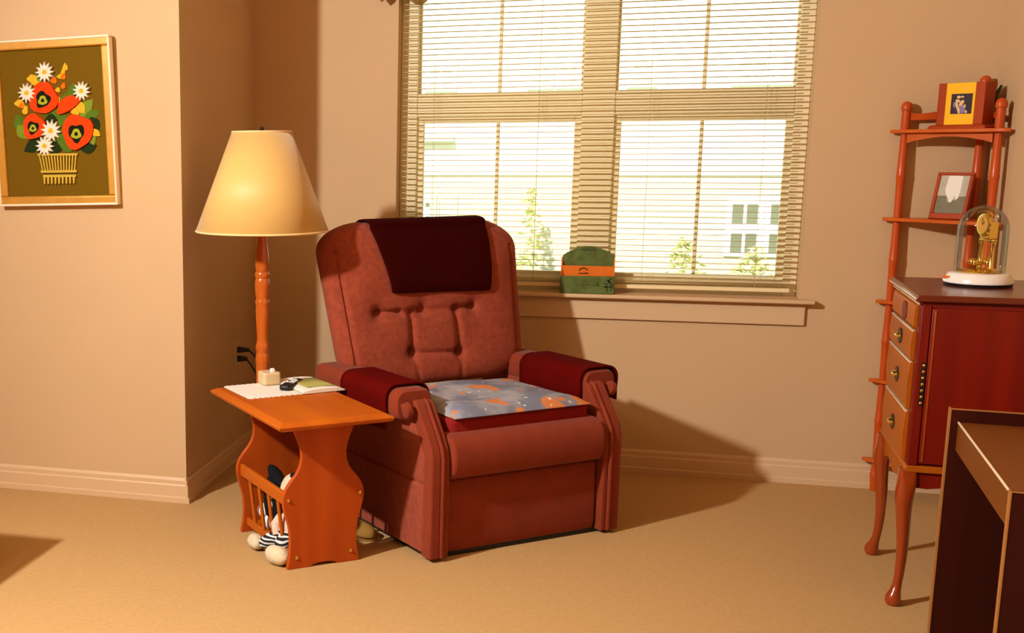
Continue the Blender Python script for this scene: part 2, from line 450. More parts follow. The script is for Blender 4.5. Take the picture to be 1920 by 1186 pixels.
def back_grid():
    N, Mn = 120, 104; F = []; Bk = []
    for j in range(Mn+1):
        b = -1+2*j/Mn; rf = []; rb = []
        for i in range(N+1):
            a = -1+2*i/N
            m = max(abs(a), abs(b)); x, z = a*WX, b*WZ
            if m > 1e-6:
                qx, qz = abs(x)/m, abs(z)/m; cx, cz = (qx-(WX-RX))/RX, (qz-(WZ-RZ_))/RZ_
                if cx > 0 and cz > 0:
                    L = math.hypot(cx, cz); qx, qz = WX-RX+RX*cx/L, WZ-RZ_+RZ_*cz/L
                x, z = math.copysign(qx*m, x), math.copysign(qz*m, z)
            Zw = z+ZC; Xw = x*taper(Zw)
            rf.append((UC+Xw, front_v(Xw, Zw), Zw))
            rb.append((UC+Xw, lean(Zw)+.085*math.sqrt(max(0, 1-m**8)), Zw))
        F.append(rf); Bk.append(rb)
    return F, Bk
F, Bk = back_grid()
bm_ = MB(); bm_.grid(F); bm_.grid([r[::-1] for r in Bk])
bmesh.ops.remove_doubles(bm_.bm, verts=bm_.bm.verts, dist=.0004)
bk = cobj('backrest', bm_, 'fabric', ch)
def button(i):
    bx, bz = BT[i]; z = ZC+bz
    return (UC+bx, front_v(bx, z)-.004, z)
b0 = cobj('button', MB().ell((UC, VC, 0), (.011, .006, .011)), 'fabric_smooth_shaded', bk)
for i in range(5):
    q = Vector(button(i))-Vector((UC, VC, 0))
    if i == 0: b0.location = q
    else: copyo(b0, bk, q)

def c2w(u, v, z): return C0+U*u+V*v+Vector((0, 0, z))
# headrest cover draped over the back
P = []
nz = 26
for j in range(nz+1):
    row = []; t = j/nz
    for i in range(25):
        s = i/24
        zb = .880-.012*s; zt = 1.150
        x = (-.205+t*(-.055))*(1-s)+(.262+t*(.04))*s
        z = zb+(zt-zb)*t
        zz = min(z, 1.128)
        v = front_v(x, zz)-.013-.003*math.sin(s*9)*(1-t)
        if t < .06: v += .004
        row.append((UC+x, v, z))
    P.append(row)
top = P[-1]
for k, (dv, dz) in enumerate(((.018, .009), (.05, .013), (.09, .011), (.125, -.004), (.137, -.05), (.142, -.12))):
    P.append([(p[0], p[1]+dv, p[2]+dz) for p in top])
hc = MB(); hc.grid(P)
tag(cobj('headrest_cover', hc, 'maroon_dark', None, solid=.010, offset=0, sub=1), 'dark maroon cloth cover draped over the top of the recliner back', 'headrest cover')
hco = bpy.data.objects['headrest_cover']; hco.location = CHO; hco.rotation_euler = (0, 0, UA)
# arm covers
def arm_cover(sgn, v0, v1, zo, zi, label):
    mu = (lambda u: u) if sgn < 0 else (lambda u: 2*UC-u)
    R = .046
    sec = [(-.088, zo), (-.088, .53)]+[(x, z) for x, z in arc(-.044, .572, R, PI, PI/2, 6)]+[(x, z) for x, z in arc(.044, .572, R, PI/2, 0, 6)]+[(.088, .53), (.086, zi)]
    P = []
    for k in range(13):
        v = v0+(v1-v0)*k/12
        P.append([(mu(p), v, q-.004*(v-v0)+(.002*math.sin(v*40) if q < .52 else 0)) for p, q in sec])
    m = MB(); m.grid(P)
    o = cobj('arm_cover', m, 'maroon', None, solid=.006, offset=0)
    o.location = CHO; o.rotation_euler = (0, 0, UA)
    return tag(o, label, 'arm cover', 'recliner arm covers')
arm_cover(-1, .165, .50, .455, .50, 'maroon arm cover on the recliner arm beside the side table')
arm_cover(1, .125, .50, .485, .46, 'maroon arm cover on the recliner arm away from the side table')
# cushions
rc = MB().prism(rrect(.105, .728, .045, .56, .03), .437, .500, XYz)
o = cobj('seat_cushion', rc, 'redcush', None, bevel=.016, seg=4); o.location = CHO; o.rotation_euler = (0, 0, UA)
tag(o, 'plain dark red seat cushion under the blue printed pad', 'cushion')
P = []; Pb = []
for j in range(25):
    t = j/24; row = []; rb = []
    for i in range(29):
        s = i/28
        x = .115+(.60+.01*math.sin(t*7))*s; v = .030+(.52+.01*math.sin(s*5))*t
        e = min(1, 9*min(s, 1-s))**.5*min(1, 9*min(t, 1-t))**.5
        z = .503+.010*math.sin(s*7+1)*math.sin(t*6)*e
        rb.append((x, v, .503)); row.append((x, v, .506+.026*e+.004*math.sin(s*11+2*t)*e+.003*math.sin(t*13)*e))
    P.append(row); Pb.append(rb)
pc = MB(); pc.grid(P); pc.grid([r[::-1] for r in Pb])
for (A, B) in ((P[0], Pb[0]), (P[-1], Pb[-1]), ([r[0] for r in P], [r[0] for r in Pb]), ([r[-1] for r in P], [r[-1] for r in Pb])): pc.grid([A, B])
bmesh.ops.remove_doubles(pc.bm, verts=pc.bm.verts, dist=.0005)
o = cobj('seat_pad', pc, 'print', None); o.location = CHO; o.rotation_euler = (0, 0, UA)
tag(o, 'blue-grey printed cotton pad with orange animals lying on the red cushion', 'seat pad')

# ------------------------------------------------------------------ side table
TA = math.atan2(.6235, .782)
TO = Vector((-1.081, 4.064, 0)); TX = Vector((math.cos(TA), math.sin(TA), 0)); TY = Vector((-math.sin(TA), math.cos(TA), 0))
def t2w(x, y, z=0): return TO+TX*x+TY*y+Vector((0, 0, z))
tb = thing('side_table', 'honey oak side table with magazine rack beside the recliner', 'side table', TO, TA)
TH = .55
tp = MB(); hw, hl = .215, .342
rings = []
for ins, z in ((.016, TH-.030), (.004, TH-.024), (0, TH-.014), (.003, TH-.010), (.022, TH-.001), (.026, TH)):
    rings.append([(sx*(hw-ins), sy*(hl-ins), z) for sx, sy in ((-1, -1), (1, -1), (1, 1), (-1, 1))])
tp.loft(rings)
obj('table_top', tp, 'oak', tb, smooth=False)
half = [(-.140, .0), (-.129, .06), (-.128, .11), (-.132, .152), (-.148, .20), (-.157, .245), (-.152, .278), (-.130, .312), (-.100, .345), (-.086, .38), (-.085, .42), (-.103, .473), (-.128, .520)]
# smooth the outline
def chaikin(p, n=2):
    for _ in range(n):
        q = [p[0]]
        for a, b in zip(p, p[1:]): q += [(.75*a[0]+.25*b[0], .75*a[1]+.25*b[1]), (.25*a[0]+.75*b[0], .25*a[1]+.75*b[1])]
        p = q+[p[-1]]
    return p
L = chaikin(half)
archp = [(.05*math.cos(a), .012*math.sin(a)) for a in [PI*i/8 for i in range(9)]]
poly = L+[(-x, z) for x, z in reversed(L)]+archp
for sgn in (-1, 1):
    y0 = -.2325 if sgn < 0 else .2135
    p = obj('end_panel', MB().prism(poly, y0, y0+.019, XtZ), 'oak_v', tb, bevel=.003)
    for x, z in ((-.136, .251), (.139, .251), (-.105, .041), (.104, .041)):
        yy = y0 if sgn < 0 else y0+.019
        pg = MB().lathe([(.007, -.004), (.007, .003), (.004, .006), (.001, .007)], n=14)
        pg.bm.transform(Matrix.Translation((x, yy, z)) @ Matrix.Rotation(PI/2*(1 if sgn < 0 else -1), 4, 'X'))
        tag(obj('wood_plug', pg, 'brass', p), 'pale yellow peg')
for sx in (-1, 1):
    obj('rail', MB().bb(sx*.136-.008, sx*.136+.008, -.2135, .2135, .226, .272), 'oak', tb, bevel=.004)
    obj('rail', MB().bb(sx*.112-.008, sx*.112+.008, -.2135, .2135, .028, .058), 'oak', tb, bevel=.004)
    sp0 = None
    for k in range(4):
        y = -.135+.09*k
        if sp0 is None: sp0 = obj('spindle', MB().cyl((sx*.113, 0, .05), (sx*.135, 0, .232), .007, 12), 'oak', tb); sp0.location = (0, y, 0)
        else: copyo(sp0, tb, (0, y, 0))
obj('rack_floor', MB().bb(-.104, .104, -.2135, .2135, .030, .040), 'oak', tb)
obj('centre_divider', MB().bb(-.006, .006, -.2135, .2135, .040, .20), 'oak_v', tb)
obj('apron', MB().bb(.06, .075, -.2135, .2135, .46, .52), 'oak', tb)
# things on the table
dl = MB(); NP = 120; pts = []
x0, x1, y0, y1 = -.152, .150, .085, .330
per = []
def edge(ax, ay, bx, by, nx, ny):
    Lg = math.hypot(bx-ax, by-ay); nl = round(Lg/.0215); n = nl*8
    for i in range(n):
        q = .0075*abs(math.sin(PI*i/8)); pts.append((ax+(bx-ax)*i/n+nx*q, ay+(by-ay)*i/n+ny*q))
edge(x0, y0, x1, y0, 0, -1); edge(x1, y0, x1, y1, 1, 0); edge(x1, y1, x0, y1, 0, 1); edge(x0, y1, x0, y0, -1, 0)
dl.prism(pts, .0003, .0022, XYz)
o = obj('doily', dl, 'white'); o.location = t2w(0, 0, TH); o.rotation_euler = (0, 0, TA+.03)
tag(o, 'white scalloped lace doily on the side table top', 'doily')
bx = thing('trinket_box', 'small rounded beige box on the doily before the lamp', 'box', t2w(.012, .302, TH+.0025), TA)
obj('body', MB().prism(rrect(-.036, .036, -.038, .036, .012), 0, .050, XYz), 'beige', bx, bevel=.008, seg=3)
tag(obj('cap', MB().box((.006, -.020, .056), (.016, .016, .016)), 'whiteplush', bx, bevel=.003), 'white square cap')
rm = thing('remote_control', 'black remote control with white buttons lying beside the beige box', 'remote control', t2w(.068, .215, TH+.0025), TA+math.radians(48))
obj('body', MB().prism(rrect(-.082, .082, -.023, .023, .014), 0, .020, XYz), 'black', rm, bevel=.006, seg=3)
bt = MB()
for i in range(4):
    for j in range(3):
        if (i, j) in ((1, 2), (3, 0)): continue
        bt.box((-.012+.020*i+.003*j, -.012+.012*j, .0205), (.014, .0085, .002))
tag(obj('buttons', bt, 'silver', rm), 'white buttons')
bkp = thing('booklet', 'open booklet with an olive printed page at the table edge', 'booklet', t2w(.135, .200, TH+.0025), TA+.05)
P = []
for j in range(2):
    P.append([( -.088+.176*i/16, -.125+.25*j, .004+.010*math.sin(PI*i/16)**.5) for i in range(17)])
pg = MB(); pg.grid(P); pg.grid([[(p[0], p[1], 0) for p in r] for r in P]); pg.grid([P[0], [(p[0], p[1], 0) for p in P[0]]]); pg.grid([P[1], [(p[0], p[1], 0) for p in P[1]]])
obj('pages', pg, 'paper', bkp)
P = []
for j in range(2): P.append([(-.05+.115*i/12, -.085+.165*j, .0155+.0003*math.sin(i)) for i in range(13)])
gp = MB(); gp.grid(P); obj('printed_picture', gp, 'greenpage', bkp, solid=.0006)

# ------------------------------------------------------------------ floor lamp
LP = Vector((-1.325, 4.44, 0))
lm = thing('floor_lamp', 'turned wooden floor lamp with gold satin cone shade behind the side table', 'floor lamp', LP)
obj('base', MB().lathe([(.072, 0), (.074, .010), (.070, .024), (.052, .034), (.034, .044), (.028, .06)], n=40), 'lampwood', lm)
prof = []
def px(y): return 1.137-(y-427)*.002125
ypr = [(500, 10.5), (540, 9.3), (560, 10), (600, 12.6), (650, 13.2), (668, 12), (673, 11.3), (680, 13.6), (697, 13.6), (704, 12), (712, 13.3), (735, 14), (770, 13.2), (788, 12.2), (796, 11.6), (803, 13.4), (818, 13.2), (828, 12), (838, 12.8), (870, 12.6), (930, 11.2), (965, 10.4), (985, 10.8), (1000, 12.8), (1012, 13.4), (1024, 12.6), (1032, 11.2), (1040, 12.4), (1060, 13.6), (1085, 13.2), (1103, 12.2), (1110, 12.8), (1130, 12.4)]
seq = [(r/470, px(220+yc/2.373)) for yc, r in ypr]
low = seq[-1][1]
seq2 = seq+[(.0264, low-.05), (.027, low-.16), (.024, low-.21), (.029, low-.235), (.024, low-.26), (.028, low-.34), (.030, low-.42), (.026, .06), (.027, .05)]
seq2 = [(r, z) for r, z in seq2 if z >= .05]
pole = obj('pole', MB().lathe([(.012, 1.30), (.012, 1.135), (.020, 1.130)]+seq2, n=28), 'lampwood', lm)
sh = MB()
R0, R1, Z0, Z1 = .258, .114, 1.133, 1.512
nn = 64
sh.loft([[(r*math.cos(2*PI*i/nn), r*math.sin(2*PI*i/nn), z) for i in range(nn)] for r, z in ((R0, Z0), ((R0+R1)/2, (Z0+Z1)/2), (R1, Z1))], cap=False)
so = obj('lamp_shade', sh, 'shade', lm, solid=.0025)
def ring(r, z, rr): return MB().tube([(r*math.cos(2*PI*i/64), r*math.sin(2*PI*i/64), z) for i in range(65)], rr, 8)
tag(obj('shade_trim', ring(R0, Z0, .004), 'shade_trim', so), 'pale lower trim')
tag(obj('shade_trim', ring(R1, Z1, .0035), 'shade_trim', so), 'pale upper trim')
hp = MB()
for k in range(3):
    a = 2*PI*k/3+.3; hp.cyl((0, 0, 1.497), (R1*math.cos(a), R1*math.sin(a), 1.508), .0025, 8)
hp.cyl((0, 0, 1.29), (0, 0, 1.50), .005, 10)
obj('harp', hp, 'darkmetal', lm)
obj('bulb', MB().lathe([(.013, 1.30), (.014, 1.33), (.030, 1.375), (.032, 1.40), (.024, 1.43), (.004, 1.445)], n=20), 'ceramic', lm)
obj('finial', MB().lathe([(.006, 1.497), (.009, 1.506), (.006, 1.514), (.010, 1.521), (.007, 1.529), (.001, 1.532)], n=16), 'darkmetal', lm)

# outlet and cords
ou = thing('wall_outlet', 'power outlet plate low on the shaded alcove wall', 'outlet', (XA, 5.14, .512))
obj('plate', MB().bb(.0002, .006, -.035, .035, -.057, .057), 'plate', ou, bevel=.002)
for dz in (.021, -.021): obj('socket', MB().bb(.005, .008, -.016, .016, dz-.015, dz+.015), 'beige', ou, bevel=.002)
def cord(name, pts, label, plug, plen):
    o = thing(name, label, 'cord', pts[0], 0)
    p0 = Vector(pts[0]); rel = [Vector(p)-p0 for p in pts]
    sm = []
    for i in range(len(rel)-1):
        a, b, c2, d = rel[max(i-1, 0)], rel[i], rel[i+1], rel[min(i+2, len(rel)-1)]
        for k in range(8):
            t = k/8
            sm.append(.5*((2*b)+(-a+c2)*t+(2*a-5*b+4*c2-d)*t*t+(-a+3*b-3*c2+d)*t**3))
    sm.append(rel[-1])
    obj('cable', MB().tube(sm, .0042, 8), 'black', o)
    if plug:
        m = MB().loft([[(.0, sy*.013, sz*.014) for sy, sz in ((-1, -1), (1, -1), (1, 1), (-1, 1))], [(plen*.35, sy*.012, sz*.012) for sy, sz in ((-1, -1), (1, -1), (1, 1), (-1, 1))], [(plen, sy*.006, sz*.008) for sy, sz in ((-1, -1), (1, -1), (1, 1), (-1, 1))]])
        obj('plug', m, 'black', o, bevel=.002)
    return o
cord('power_cord', [(XA+.0085, 5.14, .533), (XA+.06, 5.135, .531), (XA+.10, 5.12, .50), (XA+.135, 5.08, .42), (XA+.15, 5.02, .30), (XA+.20, 4.85, .06), (XA+.24, 4.72, .006), (XA+.27, 4.56, .006)], 'black power cord plugged into the upper socket of the outlet', True, .055)
cord('power_cord', [(XA+.0085, 5.14, .491), (XA+.05, 5.135, .488), (XA+.085, 5.12, .455), (XA+.13, 5.09, .39), (XA+.16, 5.04, .28), (XA+.24, 4.95, .03), (XA+.35, 4.90, .006), (XA+.52, 4.86, .006)], 'black power cord plugged into the lower socket of the outlet', True, .045)

# slippers
def slipper(loc, rz, m, label):
    o = thing('slipper', label, 'slipper', loc, rz, 'slippers by the recliner')
    obj('sole', MB().prism([(.038*math.sin(a)*(1 if math.cos(a) > 0 else .85), .115*math.cos(a)) for a in [2*PI*i/28 for i in range(28)]], 0, .014, XYz), 'tan', o, bevel=.004)
    P = []
    for j in range(9):
        t = j/8; row = []
        for i in range(13):
            a = PI*i/12
            wd = .037*math.sqrt(max(.02, 1-(t*.98)**4)); h = .05*(1-t**2)**.5+.006
            row.append((-wd*math.cos(a), .0+.112*t, .014+h*math.sin(a)))
        P.append(row)
    u = MB(); u.grid(P); obj('upper', u, m, o, solid=.004)
    return o
slipper(c2w(-.105, .385, 0), UA+PI+.5, 'tan', 'tan slipper lying nearest the recliner side behind the side table')
slipper(c2w(-.165, .60, 0), UA+PI+.3, 'mustard', 'mustard slipper mostly hidden behind the side table')

# ------------------------------------------------------------------ plush toys in the rack
def Rz(a): return Matrix.Rotation(a, 3, 'Z')
def Rx(a): return Matrix.Rotation(a, 3, 'X')
def Ry(a): return Matrix.Rotation(a, 3, 'Y')
pl = thing('plush_toy', 'black and white plush animal stuffed inside the magazine rack', 'soft toy', t2w(-.055, .02, .0405), TA)
obj('body', MB().ell((0, .035, .115), (.040, .105, .115), bumpy=.03), 'black_rough', pl)
hd = obj('head', MB().ell((.012, -.085, .185), (.048, .065, .068), Rx(.3), bumpy=.02), 'cream', pl)
e = MB().ell((-.012, .020, .222), (.026, .066, .018), Rx(.38), bumpy=.03); obj('ear', e, 'black_rough', pl)
obj('ear', MB().ell((.020, -.125, .240), (.022, .028, .030), Rx(.6)), 'whiteplush', pl)
obj('ear_patch', MB().ell((.010, -.098, .250), (.018, .014, .012)), 'black_rough', pl)
for y, z, r in ((.125, .060, .032), (.055, .036, .036)):
    obj('paw', MB().ell((-.020, y, z), (.024, r, r*.85)), 'whiteplush', pl)
for z in (.115, .155): obj('chest_patch', MB().ell((-.034, .015, z), (.010, .016, .018)), 'whiteplush', pl)
dl = thing('plush_doll', 'floppy plush doll with striped trousers and cream feet spilling from the rack', 'soft toy', t2w(-.135, -.075, 0), TA)
obj('torso', MB().ell((.052, -.040, .115), (.032, .055, .060), Rx(.2), bumpy=.04), 'pinkcream', dl)
obj('arm', MB().tube([(.03, -.015, .15), (.015, -.005, .12), (.012, -.02, .085)], [.016, .018, .014], 10), 'pinkcream', dl)
def stripes():
    m, nt, p = newmat('black_white_stripes'); p.inputs['Roughness'].default_value = .95
    tc = nt.nodes.new('ShaderNodeTexCoord'); wv = nt.nodes.new('ShaderNodeTexWave'); wv.inputs['Scale'].default_value = 22; wv.inputs['Distortion'].default_value = 2.5; wv.inputs['Detail'].default_value = 1
    wv.bands_direction = 'Z'
    r = nt.nodes.new('ShaderNodeValToRGB'); r.color_ramp.interpolation = 'CONSTANT'
    r.color_ramp.elements[0].color = (.008, .008, .009, 1); r.color_ramp.elements[1].position = .62; r.color_ramp.elements[1].color = (.72, .70, .68, 1)
    nt.links.new(tc.outputs['Object'], wv.inputs['Vector']); nt.links.new(wv.outputs['Fac'], r.inputs['Fac']); nt.links.new(r.outputs['Color'], p.inputs['Base Color'])
    return m
M['stripes'] = stripes()
lg = MB()
lg.tube([(.05, -.03, .085), (.022, -.01, .070), (-.005, .02, .052), (-.018, .035, .035)], [.03, .028, .026, .022], 14)
lg.tube([(.05, -.05, .085), (.022, -.055, .066), (.002, -.075, .048), (-.004, -.085, .038)], [.03, .03, .028, .024], 14)
lg.ell((.045, -.04, .085), (.034, .055, .036))
obj('trousers', lg, 'stripes', dl)
obj('foot', MB().ell((-.022, .098, .027), (.030, .052, .027), Rz(-.15), bumpy=.05), 'cream', dl)
obj('foot', MB().ell((-.014, -.088, .034), (.036, .058, .034), Rz(.25), bumpy=.05), 'cream', dl)

# ------------------------------------------------------------------ picture
PW, PH, FB = .452, .585, .036
pc0 = Vector((-2.195, YA-.022, 1.555))
pic = thing('framed_picture', 'gilt framed needlework of poppies and daisies in a basket on the wall', 'picture', pc0)
pic.rotation_euler = (math.radians(1.2), math.radians(-1.3), 0)
def border(x, z, b, y0, y1, mb):
    mb.bb(-x-b, x+b, y0, y1, z, z+b); mb.bb(-x-b, x+b, y0, y1, -z-b, -z); mb.bb(-x-b, -x, y0, y1, -z, z); mb.bb(x, x+b, y0, y1, -z, z)
m1 = MB(); border(PW/2, PH/2, FB, -.018, .016, m1); pf = obj('frame', m1, 'gold', pic, bevel=.006)
m2 = MB(); border(PW/2+FB-.006, PH/2+FB-.006, .009, -.022, .015, m2); tag(obj('glint', m2, 'gold_glint', pf, bevel=.003), 'pale painted outer glint')  # bevel glint of the frame painted as a pale border
art_m = [M['canvas']]
cols = {'poppy': (.85, .055, .004), 'blk': (.012, .012, .004), 'lime': (.40, .40, .02), 'daisy': (.85, .72, .55), 'yel': (.80, .42, .02), 'leaf': (.10, .17, .012), 'leaf2': (.20, .27, .02), 'dleaf': (.018, .03, .006), 'straw': (.62, .40, .05), 'oran': (.85, .16, .005)}
idx = {}
for k, cc in cols.items():
    idx[k] = len(art_m); art_m.append(mat('yarn_'+k, cc, .9, .1, bump=.4, bscale=500, var=.12, vscale=60))
art = MB(); art.bb(-PW/2, PW/2, -.004, .012, -PH/2, PH/2)
lay = [0]
def A2(x, y):
    b = (y-165)/860; a = (x-(8+45*b))/660
    return (a-.5)*PW, (.5-b)*PH
def shape(pts, key, th=.0012):
    lay[0] += 1; art.mi = idx[key]
    y1 = -.004-.00035*lay[0]*.5
    art.prism([A2(*p) for p in pts], y1-th, -.003, lambda p, q, t: (p, t, q))
def blob(x, y, rx, ry, key, n=22, wob=.08, rot=0, ph=0):
    q = []
    for i in range(n):
        a = 2*PI*i/n; k = 1+wob*math.sin(3*a+ph)+wob*.5*math.sin(5*a+2*ph)
        u, v = rx*k*math.cos(a), ry*k*math.sin(a)
        q.append((x+u*math.cos(rot)-v*math.sin(rot), y+u*math.sin(rot)+v*math.cos(rot)))
    shape(q, key)
def leafp(x, y, l, w_, rot, key):
    q = [(l*t-l/2, w_*math.sin(PI*t)) for t in [i/8 for i in range(9)]]+[(l*t-l/2, -w_*math.sin(PI*t)) for t in [1-i/8 for i in range(1, 8)]]
    shape([(x+u*math.cos(rot)-v*math.sin(rot), y+u*math.sin(rot)+v*math.cos(rot)) for u, v in q], key)
def daisy(x, y, r, ph=0):
    q = []
    for i in range(24):
        a = 2*PI*i/24+ph; k = r if i % 2 == 0 else r*.55
        q.append((x+k*math.cos(a), y+k*math.sin(a)))
    shape(q, 'daisy'); blob(x, y, r*.25, r*.22, 'yel')
def poppy(x, y, r, ph=0):
    blob(x, y, r, r*1.02, 'poppy', ph=ph); blob(x-r*.05, y+r*.08, r*.52, r*.52, 'blk', wob=.14, ph=ph+1); blob(x-r*.06, y+r*.14, r*.32, r*.30, 'lime', wob=.12); blob(x-r*.06, y+r*.14, r*.12, r*.12, 'blk', wob=.05)
for (x, y, l, w_, r, k) in ((430, 480, 130, 40, -1.2, 'leaf'), (480, 420, 110, 30, -1.4, 'leaf'), (350, 545, 130, 40, .6, 'leaf'), (420, 600, 150, 35, 1.4, 'leaf'), (560, 520, 150, 38, -.8, 'leaf2'), (600, 560, 120, 30, -.4, 'leaf'),
                            (135, 590, 110, 40, 1.2, 'leaf'), (150, 640, 110, 38, .9, 'leaf2'), (225, 720, 150, 42, -.5, 'dleaf'), (380, 725, 150, 40, -.9, 'dleaf'), (405, 690, 150, 30, 1.2, 'leaf'), (620, 610, 100, 34, 1.0, 'dleaf'), (580, 745, 110, 36, -.2, 'dleaf'),
                            (600, 690, 90, 28, 1.2, 'leaf2'), (250, 345, 100, 34, .3, 'leaf2'), (450, 745, 100, 24, .1, 'leaf'), (340, 580, 90, 40, 0, 'dleaf'), (530, 510, 90, 30, .9, 'yel')):
    leafp(x, y, l, w_, r, k)
for (x, y, rx, ry, k) in ((225, 335, 34, 24, 'yel'), (245, 360, 30, 16, 'yel'), (425, 300, 12, 46, 'yel'), (440, 280, 16, 16, 'yel'), (405, 330, 20, 12, 'yel'), (425, 330, 16, 18, 'oran'), (365, 350, 20, 18, 'oran'), (424, 384, 14, 18, 'oran'),
                          (140, 475, 34, 22, 'yel'), (152, 487, 16, 16, 'oran'), (175, 515, 18, 26, 'yel'), (390, 405, 16, 14, 'yel'), (388, 470, 16, 24, 'yel'), (625, 660, 34, 20, 'yel'), (500, 535, 26, 20, 'yel')):
    blob(x, y, rx, ry, k, wob=.12, rot=.3)
# basket
bt_, bb_ = 778, 880
for i in range(13):
    x = 262+20*i; xb = 285+17.2*i
    shape([(x-4, bt_), (x+4, bt_), (xb+4, bb_), (xb-4, bb_)], 'straw')
shape([(250, 772), (515, 776), (512, 788), (254, 784)], 'straw'); shape([(268, 872), (508, 874), (504, 888), (276, 886)], 'straw')
shape([(284, 898), (502, 900), (500, 914), (288, 912)], 'straw')
for i in range(9):
    x = 295+24*i; shape([(x-6, 912), (x+7, 912), (x+5, 952), (x-4, 952)], 'straw')
poppy(300, 450, 90, .4); poppy(232, 612, 72, 1.4); poppy(515, 650, 98, 2.2)
blob(455, 490, 78, 40, 'poppy', rot=-.5, wob=.1)
daisy(310, 300, 62); daisy(192, 415, 60, .1); daisy(545, 418, 58, .2); daisy(345, 640, 68, .15); daisy(303, 728, 62, .05)
obj('needlework', art, art_m, pic, smooth=False)

# ------------------------------------------------------------------ letter holder on the sill
lh = thing('letter_holder', 'green and orange painted letter holder standing on the window sill', 'letter holder', (-.116, YW-.022, .8065))
bp_ = [(-.112, 0), (.116, 0), (.114, .165), (.085, .185), (.045, .20), (.02, .208), (-.02, .208), (-.05, .198), (-.09, .180), (-.110, .165)]
bpo = obj('back_board', MB().prism(bp_, .016, .024, XtZ), ['green'], lh, bevel=.002)
obj('divider_board', MB().prism([(-.114, 0), (.116, 0), (.112, .122), (-.108, .122)], -.004, .003, XtZ), 'orange', lh, bevel=.002)
fb = obj('front_board', MB().prism([(-.118, 0), (.116, 0), (.116, .080), (-.116, .078)], -.026, -.019, XtZ), 'green', lh, bevel=.002)
obj('bottom_board', MB().bb(-.112, .114, -.019, .016, 0, .006), 'green', lh)
for sx in (-1, 1): obj('side_board', MB().prism([(-.019, 0), (.016, 0), (.016, .16), (-.004, .115), (-.019, .07)], sx*.112-.003, sx*.112+.003, tYZ), 'orange', lh)
tr = MB()
for (x, z, l, a) in ((.088, .060, .018, .5), (.096, .066, .018, -.5), (.080, .046, .016, .2), (.100, .050, .02, .9), (.09, .034, .022, 0), (.102, .028, .022, 1.45), (.085, .024, .02, 1.3), (.11, .036, .018, 1.5), (.078, .034, .015, .1), (.094, .054, .015, 1.2)):
    tr.box((x, -.0267, z), (l*1.15, .0012, .0060), Ry(a))
for k in range(5): tr.box((-.04+.022*k+.006*(k % 2), -.0267, .040), (.014, .0012, .003))
tr.box((.045, -.0267, .045), (.0035, .0012, .016))
obj('painted_tree', tr, 'leafdark', fb)
lf = MB()
for k in range(9): lf.box((-.028+.007*k, .0152, .192+.004*math.sin(k*2)), (.008, .0012, .006), Ry(k))
obj('painted_leaves', lf, 'leafdark', bpo)
obj('painted_emblem', MB().tube([(-.018+.018*math.cos(a), -.0045, .098+.014*math.sin(a)) for a in [PI*(.1+.85*i/8) for i in range(9)]], .0022, 6).tube([(-.038, -.0045, .088), (.004, -.0045, .090)], .0022, 6), 'darkmetal', bpo)

# ------------------------------------------------------------------ corner shelf
cs = thing('corner_shelf', 'tall cherry wood corner shelf of five tiers in the right corner', 'corner shelf', (1.10, 5.42, 0))
def loc_(x, y, z): return (x-1.10, y-5.42, z)
SH = [.135, .477, .81, 1.150, 1.503]
posts = ((1.094, 5.422, 1.585), (1.362, 5.412, 1.680), (1.366, 5.185, 1.585))
for (x, y, h) in posts:
    pr = [(.014, 0)]
    for z in SH:
        pr += [(.0145, z-.010), (.0145, z+.012)]
    mids = [(a+b)/2 for a, b in zip([0]+SH, SH)]
    full = []
    for a, b in zip([0]+SH[:-1], SH):
        full += [(.014, a+.012), (.0155, a+(b-a)*.30), (.0170, (a+b)/2-.010), (.0182, (a+b)/2-.006), (.0182, (a+b)/2+.006), (.0170, (a+b)/2+.010), (.0155, a+(b-a)*.70), (.014, b-.010)]
    full = [(.014, 0)]+full+[(.0165, SH[-1]+.014), (.0165, h-.002), (.020, h), (.0215, h+.012), (.018, h+.026), (.009, h+.034), (.002, h+.036)]
    pm = MB().lathe(full, n=16); pm.bm.transform(Matrix.Translation(loc_(x, y, 0)))
    obj('post', pm, 'cherry', cs)
sp = [(1.043, 5.424), (1.043, 5.440), (1.392, 5.440), (1.392, 5.128), (1.376, 5.128), (1.345, 5.150), (1.075, 5.392)]
sp = [(x-1.10, y-5.42) for x, y in sp]
for z in SH: obj('shelf', MB().prism(sp, z-.008, z+.006, XYz), 'cherry_x', cs, bevel=.003)
# arched apron under the top shelf between the two front posts, and scooped top rails
pa = Vector((1.104, 5.410, 0)); pb = Vector((1.352, 5.196, 0))
def along(a, b, th):
    d = (b-a).normalized(); n = Vector((-d.y, d.x, 0))
    return lambda p, q, t: Vector(loc_(*(a+(b-a)*p+n*t)))+Vector((0, 0, q))
ar = [(0, 1.496), (0, 1.455)]+[(i/12, 1.458+.022*math.sin(PI*i/12)) for i in range(1, 12)]+[(1, 1.455), (1, 1.496)]
obj('apron', MB().prism(ar, -.005, .005, along(pa, pb, 0)), 'cherry_x', cs)
for (a, b, ha, hb) in ((posts[0], posts[1], 1.565, 1.635), (posts[2], posts[1], 1.56, 1.635)):
    A = Vector((a[0], a[1], 0)); B = Vector((b[0], b[1], 0))
    top = [(i/12, ha+(hb-ha)*(i/12)**1.8+.012*(1-i/12)**6) for i in range(13)]
    bot = [(1-i/12, 1.545+.01*(1-i/12)) for i in range(13)]
    obj('top_rail', MB().prism(top+bot, -.006, .006, along(A, B, 0)), 'cherry', cs)

